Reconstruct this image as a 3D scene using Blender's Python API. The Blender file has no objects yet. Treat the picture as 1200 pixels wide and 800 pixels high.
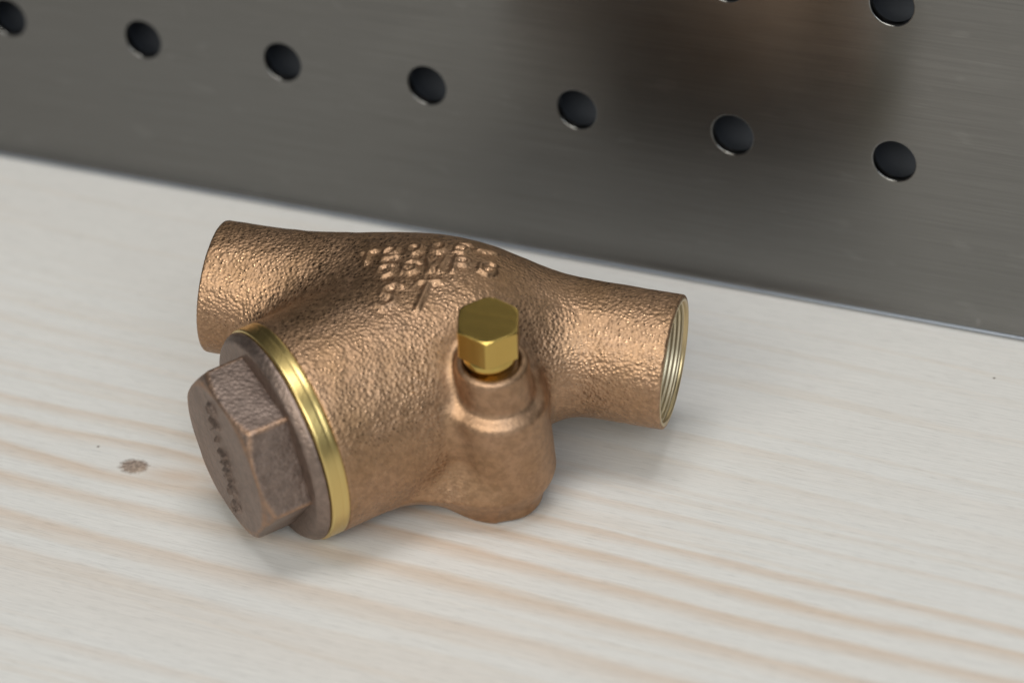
import bpy, bmesh, math, random
import numpy as np
from mathutils import Matrix, Vector

# ------------------------------------------------------------------ camera, world, lamps, exposure
S = 0.001                                   # all lengths below are millimetres
scene = bpy.context.scene
C = scene.collection
PI = math.pi

cam_data = bpy.data.cameras.new("camera")
cam = bpy.data.objects.new("camera", cam_data)
C.objects.link(cam)
scene.camera = cam
CAM_POS = Vector((274.95, -410.275, 279.925))
cam_rot = (Matrix.Rotation(math.radians(27.56), 3, 'Z') @ Matrix.Rotation(math.radians(57.26), 3, 'X')
           @ Matrix.Rotation(math.radians(-4.9), 3, 'Z'))
M4 = cam_rot.to_4x4()
M4.translation = CAM_POS * S
cam.matrix_world = M4
cam_data.sensor_width = 36.0
cam_data.lens = 4089.4 * 36.0 / 1200.0
cam_data.clip_start = 0.02
cam_data.clip_end = 20.0
cam_data.dof.use_dof = True
cam_data.dof.focus_distance = 0.484
cam_data.dof.aperture_fstop = 14.5
cam_data.dof.aperture_blades = 7

world = bpy.data.worlds.new("World")
scene.world = world
world.use_nodes = True
wbg = world.node_tree.nodes["Background"]
wbg.inputs[0].default_value = (0.9, 0.95, 1.0, 1)
wbg.inputs[1].default_value = 0.11

def area_lamp(name, loc, target, sx, sy, power, col):
    d = bpy.data.lights.new(name, 'AREA')
    d.shape = 'RECTANGLE'
    d.size, d.size_y = sx, sy
    d.energy = power
    d.color = col
    o = bpy.data.objects.new(name, d)
    C.objects.link(o)
    o.location = loc
    v = Vector(target) - Vector(loc)
    o.rotation_euler = v.to_track_quat('-Z', 'Y').to_euler()
    return o
# ceiling fluorescents: one row overhead, one behind the photographer on either side
area_lamp("ceiling_lamp", (0.10, -1.20, 0.82), (0.09, -0.04, 0), 1.1, 0.6, 12.0, (1.0, 0.965, 0.87))
area_lamp("ceiling_lamp", (0.20, -0.22, 1.9), (0.09, -0.04, 0), 0.9, 0.6, 14.5, (1.0, 0.995, 0.98))
area_lamp("ceiling_lamp", (1.10, -1.05, 1.05), (0.09, -0.05, 0), 0.8, 0.8, 10.0, (0.90, 0.96, 1.0))

scene.view_settings.view_transform = 'Standard'
scene.view_settings.look = 'None'
scene.view_settings.exposure = 0.0
scene.view_settings.gamma = 1.0
scene.view_settings.use_curve_mapping = False

# ------------------------------------------------------------------ helpers
def link_mesh(name, verts, faces, mat, parent=None, smooth=True):
    me = bpy.data.meshes.new(name)
    v = np.asarray(verts, float) * S
    me.from_pydata(v.tolist(), [], [list(map(int, f)) for f in faces])
    me.update()
    me.polygons.foreach_set("use_smooth", np.full(len(me.polygons), smooth))
    o = bpy.data.objects.new(name, me)
    C.objects.link(o)
    if mat:
        me.materials.append(mat)
    if parent:
        o.parent = parent
    return o

def smin(a, b, k):
    h = np.clip(k - np.abs(a - b), 0, None) / k
    return np.minimum(a, b) - h * h * k * 0.25
def smax(a, b, k):
    return -smin(-a, -b, k)

def surface_net(sdf, lo, hi, h, steps=3):
    """polygonise sdf(P)=0 by naive surface nets; vertices then walked onto the surface"""
    lo = np.asarray(lo, float); hi = np.asarray(hi, float)
    n = np.ceil((hi - lo) / h).astype(int) + 1
    ax = [lo[i] + h * np.arange(n[i]) for i in range(3)]
    P = np.stack(np.meshgrid(*ax, indexing='ij'), -1)
    D = sdf(P)
    neg = D < 0
    acc = np.zeros(tuple(n - 1) + (3,)); cnt = np.zeros(tuple(n - 1))
    offs = [(0, 0, 0), (1, 0, 0), (0, 1, 0), (0, 0, 1), (1, 1, 0), (1, 0, 1), (0, 1, 1), (1, 1, 1)]
    def cut(o):
        return tuple(slice(o[i], n[i] - 1 + o[i]) for i in range(3))
    for a in range(8):
        for b in range(a + 1, 8):
            d = np.subtract(offs[b], offs[a])
            if np.abs(d).sum() != 1:
                continue
            da, db = D[cut(offs[a])], D[cut(offs[b])]
            m = (da < 0) != (db < 0)
            t = np.where(m, da / np.where(m, da - db, 1), 0)
            pa, pb = P[cut(offs[a])], P[cut(offs[b])]
            acc += np.where(m[..., None], pa + (pb - pa) * t[..., None], 0)
            cnt += m
    act = cnt > 0
    idx = -np.ones(cnt.shape, int)
    idx[act] = np.arange(act.sum())
    V = acc[act] / cnt[act][:, None]
    F = []
    for axis in range(3):
        u, w = (axis + 1) % 3, (axis + 2) % 3
        sl0 = [slice(1, n[i] - 1) for i in range(3)]
        sl0[axis] = slice(0, n[axis] - 1)
        sl1 = list(sl0)
        sl1[axis] = slice(1, n[axis])
        s0, s1 = neg[tuple(sl0)], neg[tuple(sl1)]
        ii = np.argwhere(s0 != s1)
        flip = s0[tuple(ii.T)]
        base = ii.copy()
        base[:, u] += 1; base[:, w] += 1
        def g(du, dw):
            q = base.copy(); q[:, u] -= du; q[:, w] -= dw
            return idx[tuple(q.T)]
        q = np.stack([g(0, 0), g(1, 0), g(1, 1), g(0, 1)], 1)
        q[~flip] = q[~flip][:, ::-1]
        F.append(q)
    F = np.concatenate(F)
    e = h * 0.25
    for _ in range(steps):
        g = np.stack([sdf(V + np.eye(3)[i] * e) - sdf(V - np.eye(3)[i] * e) for i in range(3)], -1) / (2 * e)
        g2 = np.clip((g * g).sum(-1), 0.2, None)
        V = V - 0.8 * np.clip(sdf(V) / g2, -h * .5, h * .5)[:, None] * g
    N = g / np.linalg.norm(g, axis=1)[:, None].clip(1e-6)
    return V, F, N

def lathe(profile, seg=96):
    """profile: list of (axial, radius); axis +X. returns verts, faces (open strip)"""
    V, F = [], []
    for (a, r) in profile:
        for k in range(seg):
            t = 2 * PI * k / seg
            V.append((a, r * math.cos(t), r * math.sin(t)))
    for i in range(len(profile) - 1):
        for k in range(seg):
            k2 = (k + 1) % seg
            F.append((i * seg + k, i * seg + k2, (i + 1) * seg + k2, (i + 1) * seg + k))
    return np.array(V), F

rng = np.random.RandomState(7)
_lat = rng.rand(64, 64, 64)
def vnoise(P):
    """smooth value noise in 0..1 on an (N,3) array"""
    i = np.floor(P).astype(int); f = P - i
    f = f * f * (3 - 2 * f)
    r = 0
    for a in (0, 1):
        for b in (0, 1):
            for c in (0, 1):
                w = (f[:, 0] if a else 1 - f[:, 0]) * (f[:, 1] if b else 1 - f[:, 1]) * (f[:, 2] if c else 1 - f[:, 2])
                r = r + w * _lat[(i[:, 0] + a) % 64, (i[:, 1] + b) % 64, (i[:, 2] + c) % 64]
    return r

# ------------------------------------------------------------------ materials
def new_mat(name):
    m = bpy.data.materials.new(name)
    m.use_nodes = True
    nt = m.node_tree
    b = nt.nodes["Principled BSDF"]
    return m, nt, b
def node(nt, typ, **kw):
    n = nt.nodes.new(typ)
    for k, v in kw.items():
        if k in n.inputs.keys():
            n.inputs[k].default_value = v
        else:
            setattr(n, k, v)
    return n
def ramp(nt, stops, interp='LINEAR'):
    n = nt.nodes.new("ShaderNodeValToRGB")
    cr = n.color_ramp
    cr.interpolation = interp
    while len(cr.elements) > 1:
        cr.elements.remove(cr.elements[-1])
    cr.elements[0].position = stops[0][0]; cr.elements[0].color = (*stops[0][1], 1)
    for p, c in stops[1:]:
        e = cr.elements.new(p); e.color = (*c, 1)
    return n
def grey(v):
    return (v, v, v)
def obj_coords(nt, scale=(1, 1, 1)):
    tc = nt.nodes.new("ShaderNodeTexCoord")
    mp = nt.nodes.new("ShaderNodeMapping")
    mp.inputs['Scale'].default_value = scale
    nt.links.new(tc.outputs['Object'], mp.inputs['Vector'])
    return mp.outputs[0]
def mix(nt, a, b, fac, mode='MIX'):
    n = nt.nodes.new("ShaderNodeMix")
    n.data_type = 'RGBA'; n.blend_type = mode
    for s, v in ((n.inputs[0], fac), (n.inputs[6], a), (n.inputs[7], b)):
        if hasattr(v, 'node'):
            nt.links.new(v, s)
        else:
            s.default_value = v if not isinstance(v, tuple) else (*v, 1)
    return n.outputs[2]
def math_n(nt, op, a, b=0.0, c=None, clamp=False):
    n = nt.nodes.new("ShaderNodeMath"); n.operation = op; n.use_clamp = clamp
    for s, v in zip(n.inputs, (a, b, c)):
        if v is None:
            continue
        if hasattr(v, 'node'):
            nt.links.new(v, s)
        else:
            s.default_value = v
    return n.outputs[0]

def bronze_material(name, c_lo, c_hi, rough, grain, bump, edge=None):
    m, nt, b = new_mat(name)
    co = obj_coords(nt)
    at = nt.nodes.new("ShaderNodeAttribute"); at.attribute_name = "grain"
    n1 = node(nt, "ShaderNodeTexNoise", Scale=110.0, Detail=5.0, Roughness=0.6)
    n2 = node(nt, "ShaderNodeTexVoronoi", Scale=2000.0 * grain)
    n2.feature = 'SMOOTH_F1'
    n2.inputs['Smoothness'].default_value = 0.3
    n3 = node(nt, "ShaderNodeTexNoise", Scale=5200.0 * grain, Detail=2.0, Roughness=0.6)
    n4 = node(nt, "ShaderNodeTexNoise", Scale=1050.0 * grain, Detail=3.0, Roughness=0.55)
    for n in (n1, n2, n3, n4):
        nt.links.new(co, n.inputs['Vector'])
    r1 = ramp(nt, [(0.30, c_lo), (0.70, c_hi)])
    nt.links.new(n1.outputs[0], r1.inputs[0])
    spk = ramp(nt, [(0.38, grey(0.84)), (0.62, grey(1.08))])
    nt.links.new(n4.outputs[0], spk.inputs[0])
    colr = mix(nt, r1.outputs[0], spk.outputs[0], 1.0, 'MULTIPLY')
    if edge:
        ge = nt.nodes.new("ShaderNodeAttribute"); ge.attribute_name = "wear"
        er = ramp(nt, [(0.0, grey(0.0)), (1.0, grey(0.85))])
        nt.links.new(math_n(nt, 'MULTIPLY', ge.outputs['Fac'], math_n(nt, 'MULTIPLY_ADD', n4.outputs[0], 1.6, -0.15, clamp=True)), er.inputs[0])
        colr = mix(nt, colr, edge, er.outputs[0])
    nt.links.new(colr, b.inputs['Base Color'])
    b.inputs['Metallic'].default_value = 1.0
    rr = math_n(nt, 'MULTIPLY_ADD', n4.outputs[0], 0.20, rough - 0.08)
    # a share of the grains is burnished and glints
    vc = node(nt, "ShaderNodeTexVoronoi", Scale=2000.0 * grain)
    nt.links.new(co, vc.inputs['Vector'])
    sc_ = nt.nodes.new("ShaderNodeSeparateColor")
    nt.links.new(vc.outputs['Color'], sc_.inputs[0])
    gl = ramp(nt, [(0.50, grey(0.0)), (0.80, grey(1.0))])
    nt.links.new(sc_.outputs[0], gl.inputs[0])
    core = ramp(nt, [(0.25, grey(1.0)), (0.55, grey(0.0))])
    nt.links.new(vc.outputs['Distance'], core.inputs[0])
    glint = math_n(nt, 'MULTIPLY', gl.outputs[0], core.outputs[0])
    if edge is None:
        glint = math_n(nt, 'MULTIPLY', glint, at.outputs['Fac'])
    rr = math_n(nt, 'SUBTRACT', rr, math_n(nt, 'MULTIPLY', glint, 0.27 if edge is None else 0.0))
    nt.links.new(rr, b.inputs['Roughness'])
    h1 = math_n(nt, 'MULTIPLY', n4.outputs[0], 0.40)
    h1 = math_n(nt, 'MULTIPLY_ADD', n3.outputs[0], 0.12, h1)
    hgt = math_n(nt, 'MULTIPLY_ADD', n2.outputs[0], -0.75, h1)
    bp = node(nt, "ShaderNodeBump", Strength=bump, Distance=0.0006)
    if edge is None:
        pat = ramp(nt, [(0.35, grey(0.55)), (0.62, grey(1.0))])
        nt.links.new(n1.outputs[0], pat.inputs[0])
        st = math_n(nt, 'MULTIPLY', math_n(nt, 'MULTIPLY', at.outputs['Fac'], pat.outputs[0]), bump)
        nt.links.new(st, bp.inputs['Strength'])
    nt.links.new(hgt, bp.inputs['Height'])
    nt.links.new(bp.outputs[0], b.inputs['Normal'])
    return m

mat_cast = bronze_material("cast_bronze", (0.355, 0.218, 0.122), (0.44, 0.282, 0.180), 0.47, 1.0, 0.38)
mat_cap = bronze_material("tarnished_bronze", (0.235, 0.175, 0.145), (0.305, 0.235, 0.20), 0.48, 0.9, 0.16, (0.42, 0.25, 0.15))

def machined_material(name, col, rough, bump_scale, axis, strength=0.12):
    m, nt, b = new_mat(name)
    sc = [40.0, 40.0, 40.0]
    if axis is not None:
        sc[axis] = bump_scale
    co = obj_coords(nt, tuple(sc))
    n1 = node(nt, "ShaderNodeTexNoise", Scale=1.0, Detail=3.0, Roughness=0.6)
    nt.links.new(co, n1.inputs['Vector'])
    b.inputs['Base Color'].default_value = (*col, 1)
    b.inputs['Metallic'].default_value = 1.0
    rr = math_n(nt, 'MULTIPLY_ADD', n1.outputs[0], 0.16, rough - 0.08)
    nt.links.new(rr, b.inputs['Roughness'])
    bp = node(nt, "ShaderNodeBump", Strength=strength, Distance=0.0001)
    nt.links.new(n1.outputs[0], bp.inputs['Height'])
    nt.links.new(bp.outputs[0], b.inputs['Normal'])
    return m
mat_ring = machined_material("machined_brass_ring", (0.66, 0.50, 0.20), 0.31, 4000.0, 0, 0.12)
mat_bore = machined_material("machined_bore", (0.76, 0.68, 0.51), 0.46, 5000.0, 0, 0.3)
mat_rim = machined_material("machined_rim", (0.56, 0.44, 0.25), 0.36, 3000.0, 0, 0.15)
mat_plug = machined_material("brass_plug", (0.56, 0.395, 0.115), 0.20, 1500.0, 1, 0.10)

def wood_material():
    m, nt, b = new_mat("whitewashed_pine")
    tc = nt.nodes.new("ShaderNodeTexCoord")
    sep = nt.nodes.new("ShaderNodeSeparateXYZ")
    nt.links.new(tc.outputs['Object'], sep.inputs[0])
    X, Y = sep.outputs[0], sep.outputs[1]
    # the rings wander slowly along the board
    mp = nt.nodes.new("ShaderNodeMapping"); mp.inputs['Scale'].default_value = (9.0, 26.0, 1)
    nt.links.new(tc.outputs['Object'], mp.inputs['Vector'])
    nw = node(nt, "ShaderNodeTexNoise", Scale=1.0, Detail=2.0, Roughness=0.5)
    nt.links.new(mp.outputs[0], nw.inputs['Vector'])
    mp2 = nt.nodes.new("ShaderNodeMapping"); mp2.inputs['Scale'].default_value = (60.0, 500.0, 1)
    nt.links.new(tc.outputs['Object'], mp2.inputs['Vector'])
    nw2 = node(nt, "ShaderNodeTexNoise", Scale=1.0, Detail=3.0, Roughness=0.6)
    nt.links.new(mp2.outputs[0], nw2.inputs['Vector'])
    warp = math_n(nt, 'MULTIPLY_ADD', nw.outputs[0], 0.006, -0.003)
    warp2 = math_n(nt, 'MULTIPLY_ADD', nw2.outputs[0], 0.0016, -0.0008)
    drift = math_n(nt, 'MULTIPLY_ADD', X, 0.027, -0.027 * 0.095)
    # rings bend round the knot
    kx, ky = 0.0358, -0.0713
    dx = math_n(nt, 'SUBTRACT', X, kx); dy = math_n(nt, 'SUBTRACT', Y, ky)
    dx2 = math_n(nt, 'MULTIPLY', dx, 0.42)
    r2 = math_n(nt, 'ADD', math_n(nt, 'MULTIPLY', dx2, dx2), math_n(nt, 'MULTIPLY', dy, dy))
    gk = math_n(nt, 'POWER', 2.718, math_n(nt, 'MULTIPLY', r2, -1.0 / (0.0048 ** 2)))
    bend = math_n(nt, 'MULTIPLY', math_n(nt, 'MULTIPLY', gk, dy), -0.55)
    yy = math_n(nt, 'ADD', math_n(nt, 'ADD', Y, warp), math_n(nt, 'ADD', drift, math_n(nt, 'ADD', warp2, bend)))
    u = math_n(nt, 'MULTIPLY_ADD', yy, 1.0 / 0.140, 0.130 / 0.140)      # y -130..10 mm -> 0..1
    bands = [(-112, 2.0, .35), (-97, 3.0, .30), (-89.5, 3.6, .8), (-81, 3.0, .95), (-74.5, 2.6, 1.0), (-69, 2.2, .95),
             (-64.2, 1.7, .85), (-57, 1.4, .42), (-50.5, 1.2, .34), (-45, 1.0, .22), (-38, .9, .2), (-30, .9, .1)]
    
    # sharp on the far edge, soft on the near edge
    st2 = [(0.0, grey(0.03))]
    for y, w, s in bands:
        p = (y + 130) / 140.0; w = w / 140.0
        st2 += [(p - w, grey(0.03))] if s > 0.3 else []
        st2 += [(p + w * 0.1, grey(s)), (p + w * 0.55, grey(0.02))]
    rb = ramp(nt, st2[:32])
    nt.links.new(u, rb.inputs[0])
    # bands break up along their length
    mp3 = nt.nodes.new("ShaderNodeMapping"); mp3.inputs['Scale'].default_value = (14.0, 40.0, 1)
    nt.links.new(tc.outputs['Object'], mp3.inputs['Vector'])
    nb = node(nt, "ShaderNodeTexNoise", Scale=1.0, Detail=2.0, Roughness=0.5)
    nt.links.new(mp3.outputs[0], nb.inputs['Vector'])
    brk = math_n(nt, 'MULTIPLY_ADD', nb.outputs[0], 1.3, 0.2, clamp=True)
    bandf = math_n(nt, 'MULTIPLY', math_n(nt, 'MULTIPLY', rb.outputs[0], brk), 0.85)
    base = mix(nt, (0.665, 0.652, 0.625), (0.652, 0.645, 0.628), nb.outputs[0])
    col = mix(nt, base, (0.575, 0.445, 0.34), bandf)
    # thin faint growth lines between the bands
    cxy = nt.nodes.new("ShaderNodeCombineXYZ")
    nt.links.new(math_n(nt, 'MULTIPLY', X, 7.0), cxy.inputs[0])
    nt.links.new(math_n(nt, 'MULTIPLY', yy, 330.0), cxy.inputs[1])
    ng = node(nt, "ShaderNodeTexNoise", Scale=1.0, Detail=2.0, Roughness=0.5)
    nt.links.new(cxy.outputs[0], ng.inputs['Vector'])
    rg = ramp(nt, [(0.54, grey(0.0)), (0.66, grey(0.28)), (0.70, grey(0.05))])
    nt.links.new(ng.outputs[0], rg.inputs[0])
    col = mix(nt, col, (0.595, 0.505, 0.415), rg.outputs[0])
    # fine fibres
    mp4 = nt.nodes.new("ShaderNodeMapping"); mp4.inputs['Scale'].default_value = (90.0, 2600.0, 1)
    nt.links.new(tc.outputs['Object'], mp4.inputs['Vector'])
    nf = node(nt, "ShaderNodeTexNoise", Scale=1.0, Detail=3.0, Roughness=0.65)
    nt.links.new(mp4.outputs[0], nf.inputs['Vector'])
    rf = ramp(nt, [(0.3, grey(0.90)), (0.6, grey(1.0))])
    nt.links.new(nf.outputs[0], rf.inputs[0])
    col = mix(nt, col, rf.outputs[0], 1.0, 'MULTIPLY')
    mp5 = nt.nodes.new("ShaderNodeMapping"); mp5.inputs['Scale'].default_value = (330.0, 5200.0, 1)
    nt.links.new(tc.outputs['Object'], mp5.inputs['Vector'])
    npr = node(nt, "ShaderNodeTexNoise", Scale=1.0, Detail=2.0, Roughness=0.6)
    nt.links.new(mp5.outputs[0], npr.inputs['Vector'])
    rp = ramp(nt, [(0.30, grey(0.86)), (0.46, grey(1.0))])
    nt.links.new(npr.outputs[0], rp.inputs[0])
    col = mix(nt, col, rp.outputs[0], 1.0, 'MULTIPLY')
    # the knot: a small brown ellipse with a mottled core and a fading tail along the grain
    nk = node(nt, "ShaderNodeTexNoise", Scale=1500.0, Detail=3.0, Roughness=0.6)
    nt.links.new(tc.outputs['Object'], nk.inputs['Vector'])
    dxk = math_n(nt, 'MULTIPLY', dx, 0.8)
    dk = math_n(nt, 'SQRT', math_n(nt, 'ADD', math_n(nt, 'MULTIPLY', dxk, dxk), math_n(nt, 'MULTIPLY', dy, dy)))
    dkn = math_n(nt, 'MULTIPLY_ADD', nk.outputs[0], 0.0011, math_n(nt, 'SUBTRACT', dk, 0.00055))
    kf = nt.nodes.new("ShaderNodeMapRange")
    kf.inputs[1].default_value = 0.0020; kf.inputs[2].default_value = 0.0013
    nt.links.new(dkn, kf.inputs[0])
    kcol = mix(nt, (0.13, 0.09, 0.07), (0.46, 0.36, 0.29), math_n(nt, 'MULTIPLY_ADD', nk.outputs[0], 3.0, -1.25, clamp=True))
    col = mix(nt, col, kcol, math_n(nt, 'MULTIPLY', kf.outputs[0], 0.9))
    txx = math_n(nt, 'SUBTRACT', dx, 0.0075)
    tx = math_n(nt, 'MULTIPLY', txx, 0.28)
    ty = math_n(nt, 'SUBTRACT', dy, math_n(nt, 'MULTIPLY', txx, 0.10))
    tr = math_n(nt, 'ADD', math_n(nt, 'MULTIPLY', tx, tx), math_n(nt, 'MULTIPLY', ty, ty))
    tail = math_n(nt, 'POWER', 2.718, math_n(nt, 'MULTIPLY', tr, -1.0 / (0.0018 ** 2)))
    col = mix(nt, col, (0.53, 0.37, 0.25), math_n(nt, 'MULTIPLY', tail, 0.55))
    # two tiny dark pits
    for px, py in ((0.0283, -0.0687), (0.1437, -0.0109)):
        qx = math_n(nt, 'SUBTRACT', X, px); qy = math_n(nt, 'SUBTRACT', Y, py)
        qd = math_n(nt, 'SQRT', math_n(nt, 'ADD', math_n(nt, 'MULTIPLY', qx, qx), math_n(nt, 'MULTIPLY', qy, qy)))
        pit = math_n(nt, 'LESS_THAN', qd, 0.00022)
        col = mix(nt, col, (0.12, 0.10, 0.08), math_n(nt, 'MULTIPLY', pit, 0.85))
    nt.links.new(col, b.inputs['Base Color'])
    b.inputs['Roughness'].default_value = 0.52
    b.inputs['Specular IOR Level'].default_value = 0.35
    bp = node(nt, "ShaderNodeBump", Strength=0.12, Distance=0.0002)
    nt.links.new(nf.outputs[0], bp.inputs['Height'])
    nt.links.new(bp.outputs[0], b.inputs['Normal'])
    return m
mat_wood = wood_material()

def steel_material():
    m, nt, b = new_mat("brushed_stainless")
    co = obj_coords(nt, (45.0, 45.0, 3400.0))
    n1 = node(nt, "ShaderNodeTexNoise", Scale=1.0, Detail=4.0, Roughness=0.7)
    nt.links.new(co, n1.inputs['Vector'])
    co2 = obj_coords(nt, (22.0, 22.0, 60.0))
    n2 = node(nt, "ShaderNodeTexNoise", Scale=1.0, Detail=5.0, Roughness=0.62)
    nt.links.new(co2, n2.inputs['Vector'])
    co3 = obj_coords(nt, (90.0, 90.0, 700.0))
    n3 = node(nt, "ShaderNodeTexNoise", Scale=1.0, Detail=4.0, Roughness=0.7)
    nt.links.new(co3, n3.inputs['Vector'])
    st = ramp(nt, [(0.3, (0.172, 0.170, 0.165)), (0.7, (0.215, 0.213, 0.206))])
    nt.links.new(n1.outputs[0], st.inputs[0])
    # faint smears and finger marks
    sm = ramp(nt, [(0.55, grey(1.0)), (0.78, grey(1.16))])
    nt.links.new(n2.outputs[0], sm.inputs[0])
    s3 = ramp(nt, [(0.62, grey(1.0)), (0.80, grey(1.22))])
    nt.links.new(n3.outputs[0], s3.inputs[0])
    col = mix(nt, st.outputs[0], sm.outputs[0], 1.0, 'MULTIPLY')
    col = mix(nt, col, s3.outputs[0], 1.0, 'MULTIPLY')
    # dried droplets and finger marks
    co4 = obj_coords(nt, (150.0, 150.0, 380.0))
    n4 = node(nt, "ShaderNodeTexNoise", Scale=1.0, Detail=2.0, Roughness=0.5)
    nt.links.new(co4, n4.inputs['Vector'])
    s4 = ramp(nt, [(0.64, grey(1.0)), (0.70, grey(1.10))])
    nt.links.new(n4.outputs[0], s4.inputs[0])
    col = mix(nt, col, s4.outputs[0], 1.0, 'MULTIPLY')
    # a few hairline scratches
    cs = obj_coords(nt, (900.0, 900.0, 55.0))
    cs.node.inputs['Rotation'].default_value = (0, math.radians(-22), 0)
    n5 = node(nt, "ShaderNodeTexNoise", Scale=1.0, Detail=1.0, Roughness=0.4)
    nt.links.new(cs, n5.inputs['Vector'])
    s5 = ramp(nt, [(0.80, grey(1.0)), (0.82, grey(1.25))])
    nt.links.new(n5.outputs[0], s5.inputs[0])
    col = mix(nt, col, s5.outputs[0], 1.0, 'MULTIPLY')
    nt.links.new(col, b.inputs['Base Color'])
    b.inputs['Metallic'].default_value = 1.0
    rr = math_n(nt, 'MULTIPLY_ADD', n2.outputs[0], 0.14, 0.16)
    nt.links.new(rr, b.inputs['Roughness'])
    b.inputs['Anisotropic'].default_value = 0.85
    tg = nt.nodes.new("ShaderNodeTangent")
    tg.direction_type = 'RADIAL'; tg.axis = 'Z'
    nt.links.new(tg.outputs[0], b.inputs['Tangent'])
    b.inputs['Anisotropic Rotation'].default_value = 0.25
    bp = node(nt, "ShaderNodeBump", Strength=0.10, Distance=0.00005)
    nt.links.new(n1.outputs[0], bp.inputs['Height'])
    nt.links.new(bp.outputs[0], b.inputs['Normal'])
    return m
mat_steel = steel_material()

def plain(name, col, rough, metallic=0.0):
    m, nt, b = new_mat(name)
    n1 = node(nt, "ShaderNodeTexNoise", Scale=220.0, Detail=3.0)
    nt.links.new(obj_coords(nt), n1.inputs['Vector'])
    c = mix(nt, tuple(x * 0.85 for x in col), tuple(x * 1.15 for x in col), n1.outputs[0])
    nt.links.new(c, b.inputs['Base Color'])
    b.inputs['Roughness'].default_value = rough
    b.inputs['Metallic'].default_value = metallic
    return m
mat_edge_glint = plain('painted_edge_glint', (0.30, 0.33, 0.38), 0.4, 0.8)  # paler than the sheet: light along its lower edge, put into the colour
mat_back = plain("dark_backing", (0.09, 0.10, 0.12), 0.5)
mat_speck = plain("dark_speck", (0.05, 0.045, 0.04), 0.7)

# ------------------------------------------------------------------ the shelf
def rounded_board(x0, x1, y0, y1, z0, z1, bev):
    bm = bmesh.new()
    bmesh.ops.create_cube(bm, size=1.0)
    for v in bm.verts:
        v.co = Vector((x0 + (v.co.x + .5) * (x1 - x0), y0 + (v.co.y + .5) * (y1 - y0), z0 + (v.co.z + .5) * (z1 - z0))) * S
    bmesh.ops.bevel(bm, geom=bm.edges[:], offset=bev * S, segments=3, affect='EDGES', profile=0.5)
    return bm
bm = rounded_board(-420, 620, -300, 45, -22, 0, 1.5)
me = bpy.data.meshes.new("shelf"); bm.to_mesh(me); bm.free()
me.materials.append(mat_wood)
shelf = bpy.data.objects.new("shelf", me); C.objects.link(shelf)
shelf["kind"] = "structure"
shelf["label"] = "pale whitewashed pine shelf board with tan grain lines and a small knot"

# ------------------------------------------------------------------ the perforated steel panel
PX, PY, PZ0, PITCH, PITCHZ, HR = 0.0, 0.0, 26.5, 25.0, 25.2, 3.23
panel = bpy.data.objects.new("perforated_panel", None); C.objects.link(panel)
panel.location = (80 * S, PY * S, 0)
panel["label"] = "dark brushed stainless steel panel with rows of round holes behind the valve"
panel["category"] = "panel"

def perforated_sheet():
    V, F = [], []
    seg = 32
    zb = PZ0 - PITCHZ / 2
    for row in range(11):
        for i in range(-12, 19):
            cx, cz = PX + i * PITCH - 80, PZ0 + row * PITCHZ
            hx, hz = PITCH / 2, PITCHZ / 2
            rings = []
            b0 = len(V)
            for k in range(seg):
                t = 2 * PI * (k + .5) / seg
                c_, s_ = math.cos(t), math.sin(t)
                mm = max(abs(c_), abs(s_))
                V.append((cx + hx * c_ / mm, 0, cz + hz * s_ / mm))
            prof = [(HR + .2, 0.0), (HR + .08, 0.03), (HR + .015, 0.11), (HR, 0.22), (HR, 1.2)]
            for r, y in prof:
                for k in range(seg):
                    t = 2 * PI * (k + .5) / seg
                    V.append((cx + r * math.cos(t), y, cz + r * math.sin(t)))
            nr = len(prof) + 1
            for j in range(nr - 1):
                for k in range(seg):
                    k2 = (k + 1) % seg
                    F.append((b0 + j * seg + k, b0 + j * seg + k2, b0 + (j + 1) * seg + k2, b0 + (j + 1) * seg + k))
            # cell corners (the square's own corners)
            for k, sx, sz in ((3, 1, 1), (11, -1, 1), (19, -1, -1), (27, 1, -1)):
                V.append((cx + sx * hx, 0, cz + sz * hz))
                F.append((b0 + k, len(V) - 1, b0 + k + 1))
    return np.array(V), F, zb
V, F, zb = perforated_sheet()
sheet = link_mesh("sheet", V, F, mat_steel, panel, smooth=True)
for p_ in sheet.data.polygons:              # the flat face stays flat; only the rolled hole edges are smooth
    p_.use_smooth = abs(p_.normal.y) < 0.9999
# lower edge: the sheet bends back under, a thin paler bead added below for the light along it
xl, xr = PX - 12.5 * PITCH - 80, PX + 18.5 * PITCH - 80
RF = 2.8
def extrude_profile(prof):
    n = len(prof)
    return [(x, y, z) for x in (xl, xr) for (y, z) in prof], [(i, n + i, n + i + 1, i + 1) for i in range(n - 1)]
prof = [(0, zb), (0, 4.8)]
for k in range(1, 9):                       # the last millimetres kick forward a little
    t = k / 8
    prof.append((-0.62 * t * t, 4.8 - 3.8 * t))
prof += [(-0.6, 0.90), (-0.5, 0.84), (8.9, 0.84)]
V, F = extrude_profile(prof)
fold = link_mesh("fold", V, F, mat_steel, panel)
prof = [(8.9, .82), (-0.5, 0.82)]
for k in range(1, 8):
    a = PI * k / 7
    prof.append((-0.5 - 0.27 * math.sin(a), 0.55 + 0.27 * math.cos(a)))
prof.append((8.9, 0.28))
V, F = extrude_profile(prof)
edge_glint = link_mesh("edge_glint", V, F, mat_edge_glint, panel)
V = [(xl, 9.0, 0.2), (xr, 9.0, 0.2), (xr, 9.0, 300), (xl, 9.0, 300), (xl, 10.5, 0.2), (xr, 10.5, 0.2), (xr, 10.5, 300), (xl, 10.5, 300)]
F = [(0, 1, 2, 3), (5, 4, 7, 6), (3, 2, 6, 7), (1, 0, 4, 5), (0, 3, 7, 4), (2, 1, 5, 6)]
backing = link_mesh("backing", V, F, mat_back, panel, smooth=False)

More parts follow.
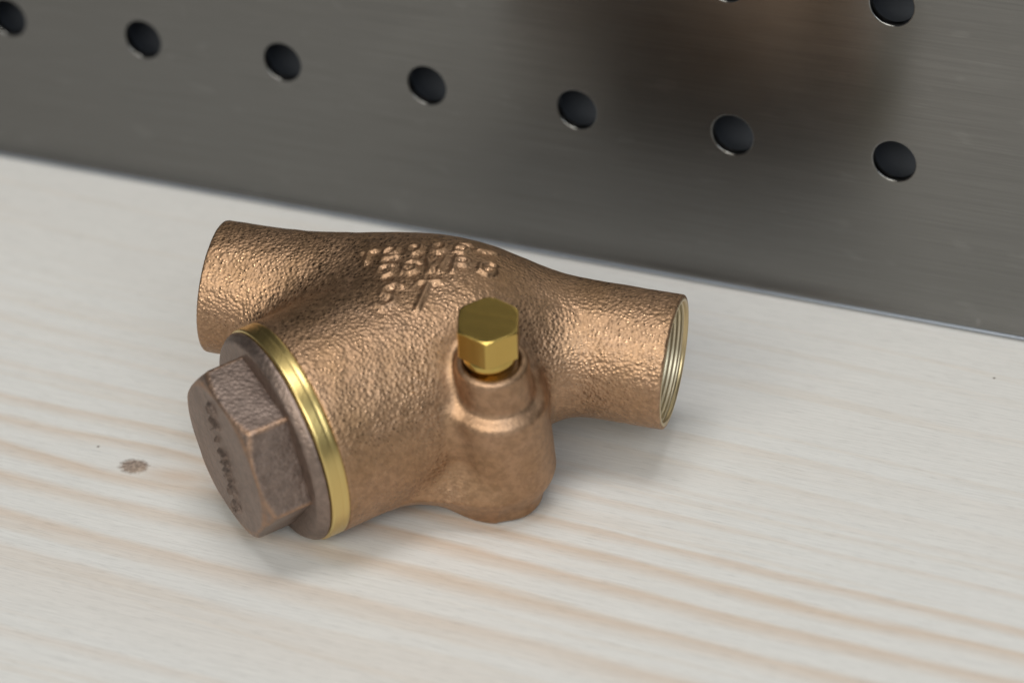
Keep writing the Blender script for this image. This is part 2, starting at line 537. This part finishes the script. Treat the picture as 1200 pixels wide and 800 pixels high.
# ------------------------------------------------------------------ the check valve
O = np.array([85.225, -47.293, 17.72])
E1 = np.array([0.978743, 0.178611, -0.100797])
E2 = np.array([-0.155822, 0.967168, 0.200762])
E3 = np.array([0.133346, -0.180788, 0.974441])
valve = bpy.data.objects.new("check_valve", None); C.objects.link(valve)
VM = Matrix(((E1[0], E2[0], E3[0], O[0] * S), (E1[1], E2[1], E3[1], O[1] * S), (E1[2], E2[2], E3[2], O[2] * S), (0, 0, 0, 1)))
valve.matrix_world = VM
valve["label"] = "cast bronze swing check valve lying on its side on the pine board"
valve["category"] = "valve"

PSI = math.radians(44.9)
NX = np.array([-math.cos(PSI), -math.sin(PSI), 0.0])          # neck axis, towards the cap
NM = np.array([math.sin(PSI), -math.cos(PSI), 0.0])
L1, L2, RP, RN = 42.8, 23.0, 9.45, 15.3
S_RING0, S_RING1 = 33.6, 36.4

def cyl(a, r2, a0, a1, R, rnd):
    """capped cylinder from axial coordinate a and radial distance r2, rounded by rnd"""
    dr = r2 - (R - rnd); da = np.maximum(a0 + rnd - a, a - (a1 - rnd))
    return np.minimum(np.maximum(dr, da), 0) + np.sqrt(np.maximum(dr, 0) ** 2 + np.maximum(da, 0) ** 2) - rnd

BOSS_Y = -17.3
BULGE, BULGE_X, BULGE_W, CAPS_S, NECK_K = 2.4, -14.0, 12.0, 9.0, 6.0
LOW_B, FOOT_B, FOOT_R, WEB_K, FOOT_DY = -9.8, -12.6, 5.2, 11.0, 0.8
def boss_x(z):
    return 3.1 - 0.075 * (z - 3)
def body_sdf(P):
    x, y, z = P[..., 0], P[..., 1], P[..., 2]
    r = np.sqrt(y * y + z * z)
    # run with a swollen middle
    prof_r = RP + BULGE * np.exp(-((x - BULGE_X) / BULGE_W) ** 2)
    run = cyl(x, r - (prof_r - RP), -L1, L2 + 0.5, RP, 0.3) * 0.95
    # neck
    s = x * NX[0] + y * NX[1]
    m = x * NM[0] + y * NM[1]
    rn = np.sqrt(m * m + z * z)
    ball = np.sqrt((s - CAPS_S) ** 2 + rn * rn) - (RN - 0.012 * (34 - CAPS_S))      # rounded back of the chamber
    neck = np.where(s < CAPS_S, ball, cyl(s, rn + 0.012 * (34 - s), -50, S_RING0, RN + 0.05, 0.25))
    d = smin(run, neck, NECK_K)
    # hinge-pin boss: fat lower barrel, thin upper barrel, small foot
    bx = x - boss_x(z)
    rb = np.sqrt(bx * bx + (y - BOSS_Y) ** 2)
    low = cyl(z, rb, LOW_B, 6.3, 6.7, 1.3 + 1.9 * np.clip(0.5 - z / 4, 0, 1))
    foot = cyl(z, np.hypot(bx + 0.5, y - BOSS_Y + FOOT_DY), FOOT_B, -6, FOOT_R, 0.9)
    up = cyl(z, rb, 0, 13.0, 5.0, 0.9)
    lf = smin(low, foot, 2.2)
    kz = 2.2 + WEB_K * np.clip((-1.5 - z) / 6.0, 0, 1) * np.clip((s - 9.0) / 5.0, 0, 1)
    d = smin(smin(d, lf, 2.6), smin(neck, lf, kz), 0.6)
    d = smin(d, up, 1.6)
    # recess for the plug
    d = smax(d, -cyl(z, rb, 12.2, 20, 3.75, 0.3), 0.5)
    # parting-line rib below the neck beside the boss
    # waterways, open at both ends
    d = np.maximum(d, -(np.maximum(r - 8.75, np.minimum(np.abs(x + L1), np.abs(x - L2)) - 11.0)))
    return d
bV, bF, bN = surface_net(body_sdf, (-44.5, -40, -16), (25, 15, 17.5), 0.27)
# sand-cast skin: low lumps and fine grit along the normal, worn smoother on the boss
lump = vnoise(bV * 0.55 + 3) - .5
grit = vnoise(bV * 1.15 + 11) - .5
grit2 = vnoise(bV * 2.1 + 29) - .5
sx = bV[:, 0] * NX[0] + bV[:, 1] * NX[1]
keep = np.clip((S_RING0 - 0.5 - sx) / 1.2, 0, 1) * np.clip((L2 - 0.4 - bV[:, 0]) / 0.8, 0, 1)
bx = bV[:, 0] - boss_x(bV[:, 2]); rb = np.hypot(bx, bV[:, 1] - BOSS_Y)
worn = np.clip((rb - 7.0) / 2.5, 0.0, 1)
disp = (0.09 * lump * (.2 + .8 * worn) + 0.03 * grit * worn) * keep

# raised cast lettering on the top of the body, as soft strokes
GL = {
 'S': [[(.9, .85), (.5, 1), (.1, .8), (.2, .58), (.8, .42), (.9, .2), (.5, 0), (.1, .15)]],
 'W': [[(0, 1), (.25, 0), (.5, .7), (.75, 0), (1, 1)]],
 'P': [[(.1, 0), (.1, 1), (.7, 1), (.9, .78), (.7, .5), (.1, .5)]],
 'O': [[(.5, 1), (.1, .75), (.1, .25), (.5, 0), (.9, .25), (.9, .75), (.5, 1)]],
 'G': [[(.9, .85), (.5, 1), (.1, .75), (.1, .25), (.5, 0), (.9, .2), (.9, .48), (.55, .48)]],
 '1': [[(.3, .8), (.55, 1), (.55, 0)]],
 '2': [[(.1, .8), (.4, 1), (.85, .85), (.8, .55), (.1, 0), (.95, 0)]],
 '5': [[(.9, 1), (.2, 1), (.15, .58), (.6, .62), (.9, .35), (.6, 0), (.1, .1)]],
 '0': [[(.5, 1), (.12, .75), (.12, .25), (.5, 0), (.88, .25), (.88, .75), (.5, 1)]],
 'T': [[(.05, 1), (.95, 1)], [(.5, 1), (.5, 0)]],
 '-': [[(0, .5), (1, .5)]],
 ' ': [],
}
def stroke_mask(u, v, text, u0, v0, w, hgt, gap, slant, width):
    m = np.zeros_like(u)
    for k, ch in enumerate(text):
        for line in GL[ch]:
            pts = [(u0 + k * (w + gap) + a * w + slant * b * hgt, v0 + b * hgt) for a, b in line]
            for (ax, ay), (bx_, by_) in zip(pts[:-1], pts[1:]):
                ex, ey = bx_ - ax, by_ - ay
                t = np.clip(((u - ax) * ex + (v - ay) * ey) / (ex * ex + ey * ey), 0, 1)
                dd = np.hypot(u - ax - t * ex, v - ay - t * ey)
                m = np.maximum(m, np.clip(1 - dd / width, 0, 1))
    return m * m * (3 - 2 * m)
top = np.clip(bV[:, 2] / 4.0 - 0.5, 0, 1)
ang = math.radians(14)
u = bV[:, 0] * math.cos(ang) + bV[:, 1] * math.sin(ang)
v = -bV[:, 0] * math.sin(ang) + bV[:, 1] * math.cos(ang)
let = stroke_mask(u, v, "T2005-", -20.6, 1.9, 2.3, 2.6, 1.0, 0.1, 0.66)
let = np.maximum(let, stroke_mask(u, v, "GSWPG", -18.0, -2.6, 2.4, 2.8, 1.1, 0.1, 0.66))
let = np.maximum(let, stroke_mask(u, v, "ST", -18.2, -9.8, 3.2, 5.0, 1.5, 0.30, 0.70))
bV = bV + bN * (disp + 0.47 * let * top)[:, None]
body = link_mesh("body", bV, bF, mat_cast, valve)
ga = body.data.attributes.new("grain", 'FLOAT', 'POINT')
rough_skin = (0.22 + 0.78 * worn) * (0.45 + 0.55 * np.clip((bV[:, 2] + 11) / 6, 0, 1)) * (0.25 + 0.75 * (1 - let * top))
ga.data.foreach_set("value", rough_skin.astype(np.float32))

def place_along_neck(V):
    """lathe coordinates (a, p, q) -> valve coordinates on the neck axis"""
    V = np.asarray(V, float)
    return V[:, :1] * NX + V[:, 1:2] * NM + V[:, 2:3] * np.array([0, 0, 1.0])

# machined brass band between the casting and the cap
pr = [(S_RING0 - .6, RN - .8), (S_RING0 - .02, RN - .35), (S_RING0 + .05, RN + .02), (S_RING0 + .22, RN + .14)]
for k in range(1, 12):
    a = S_RING0 + .22 + k * (S_RING1 - S_RING0 - .5) / 12
    pr.append((a, RN + .14 - (0.05 if k in (4, ) else 0.0)))
pr += [(S_RING1 - .28, RN + .14), (S_RING1 - .1, RN + .02), (S_RING1 - .02, RN - .5), (S_RING1 - .02, RN - 3)]
V, F = lathe(pr, 128)
ring = link_mesh("machined_band", place_along_neck(V), F, mat_ring, valve)

# machined solder sockets at both pipe ends
def socket(sign, x_end):
    def put(name, pr, mat):
        V, F = lathe(pr, 112)
        V[:, 0] = V[:, 0] * sign + x_end
        if sign < 0:
            F = [tuple(reversed(f)) for f in F]
        return link_mesh(name, V, F, mat, valve)
    put("socket_rim", [(-0.5, 9.0), (0.02, 9.0), (0.05, 8.95), (0.05, 8.62), (-0.15, 8.48), (-0.3, 8.44), (-0.5, 8.40), (-0.55, 8.2)], mat_rim)
    pr = [(-0.5, 8.36)]
    a = -0.5
    for k in range(34):
        g = 8.28 + (0.02 if k % 2 else 0.0)
        pr.append((a - 0.03, g)); a -= 0.30; pr.append((a, g))
    pr += [(a - .2, 7.9), (a - .25, 6.6), (a - .4, 6.4), (a - 14, 6.4), (a - 14, 0.01)]
    put("socket_bore", pr, mat_bore)
socket(1, L2 + 0.5)
socket(-1, -L1 + 0.1)

# screwed cap: flange and hexagon head
HEX_R, HEX_A = 12.75, math.radians(56.5)
HEX_AP = HEX_R * math.cos(PI / 6)
S_F0, S_F1, S_H1 = 36.42, 38.1, 44.6
def hex_d(m, z, ap, a0):
    d = None
    for k in range(3):
        a = a0 + PI / 6 + k * PI / 3
        q = np.abs(m * math.cos(a) + z * math.sin(a)) - ap
        d = q if d is None else smax(d, q, 0.2)
    return d
def neck_coords(P):
    return P[..., 0], P[..., 1], P[..., 2], np.hypot(P[..., 1], P[..., 2])
def flange_sdf(P):
    s, m, z, r = neck_coords(P)
    d = cyl(s, r, S_F0, S_F1, 15.2, 0.25)
    return smax(d, (r - 14.75 + (s - S_F1 + 0.6) * 0.8) * 0.78, 0.3)
def hexhead_sdf(P):
    s, m, z, r = neck_coords(P)
    d = hex_d(m, z, HEX_AP, HEX_A)
    d = smax(d, np.maximum(S_F1 - 0.6 - s, s - S_H1), 0.5)
    d = smax(d, (r - (HEX_AP + 1.2) + (s - S_H1 + 0.75) * 1.25) * 0.62, 0.5)
    return d
cap = bpy.data.objects.new("cap", None); C.objects.link(cap); cap.parent = valve
cap["label"] = "dark brown screwed cap with hexagon head"
fV, fF, fN = surface_net(flange_sdf, (35.5, -16.5, -16.5), (39, 16.5, 16.5), 0.28)
link_mesh("flange", place_along_neck(fV), fF, mat_cap, cap)
hV, hF, hN = surface_net(hexhead_sdf, (37, -14, -14), (46, 14, 14), 0.24)
hV = hV + hN * ((vnoise(hV * 0.35 + 5) - .5) * 0.16)[:, None]
GL.update({'C': [[(.9, .85), (.5, 1), (.1, .75), (.1, .25), (.5, 0), (.9, .15)]],
           'A': [[(0, 0), (.5, 1), (1, 0)], [(.22, .4), (.78, .4)]],
           '.': [[(.4, .05), (.6, .05)]],
           'M': [[(0, 0), (.1, 1), (.5, .3), (.9, 1), (1, 0)]]})
# shallow cast letters across the head
aa = math.radians(-72)
uu = hV[:, 1] * math.cos(aa) + hV[:, 2] * math.sin(aa)
vv = -hV[:, 1] * math.sin(aa) + hV[:, 2] * math.cos(aa)
lm = stroke_mask(uu, vv, "CA.MWCO", -8.8, -1.0, 1.75, 2.1, 0.85, 0.0, 0.42)
hV[:, 0] += 0.6 * lm * (hN[:, 0] > 0.8)
hexo = link_mesh("hexagon_head", place_along_neck(hV), hF, mat_cap, cap)
# corners rubbed bright: vertices close to two faces of the head at once
dk = []
for k in range(6):
    a = HEX_A + PI / 6 + k * PI / 3
    dk.append(hV[:, 1] * math.cos(a) + hV[:, 2] * math.sin(a) - HEX_AP)
dk.append(hV[:, 0] - S_H1 - 0.05)
dk.append((np.hypot(hV[:, 1], hV[:, 2]) - (HEX_AP + 1.2) + (hV[:, 0] - S_H1 + 0.75) * 1.25) * 0.62)
dk = np.sort(np.array(dk), axis=0)
wear = np.clip((dk[-2] + 0.55) / 0.4, 0, 1)
hexo.data.attributes.new("wear", 'FLOAT', 'POINT').data.foreach_set("value", wear.astype(np.float32))

# brass hexagon plug in the boss
plug = bpy.data.objects.new("hinge_plug", None); C.objects.link(plug); plug.parent = valve
plug["label"] = "small bright brass hexagon plug"
bxp = boss_x(16.5)
PL_R, PL_A = 4.6, math.radians(-78)
def plug_sdf(P):
    x, y, z = P[..., 0], P[..., 1], P[..., 2]
    d = hex_d(x, y, PL_R * math.cos(PI / 6), PL_A)
    r = np.hypot(x, y)
    d = smax(d, np.maximum(15.3 - z, z - 20.4), 0.12)
    d = smax(d, (r - 4.2 + (z - 20.4) * 1.2) * 0.61, 0.12)
    d = smax(d, (r - 4.4 - (z - 15.3) * 1.3) * 0.61, 0.12)
    return d
pV, pF, pN = surface_net(plug_sdf, (-5, -5, 15.5), (5, 5, 21), 0.11)
pV[:, 0] += bxp; pV[:, 1] += BOSS_Y
link_mesh("hexagon_head", pV, pF, mat_plug, plug)
pr = [(11.0, 3.4), (13.2, 3.4), (13.5, 3.6), (14.1, 3.68), (14.7, 3.6), (15.0, 3.3), (16.3, 3.1)]
V, F = lathe(pr, 64)
V = np.stack([V[:, 1] + bxp, V[:, 2] + BOSS_Y, V[:, 0]], 1)
link_mesh("collar", V, F, mat_plug, plug)
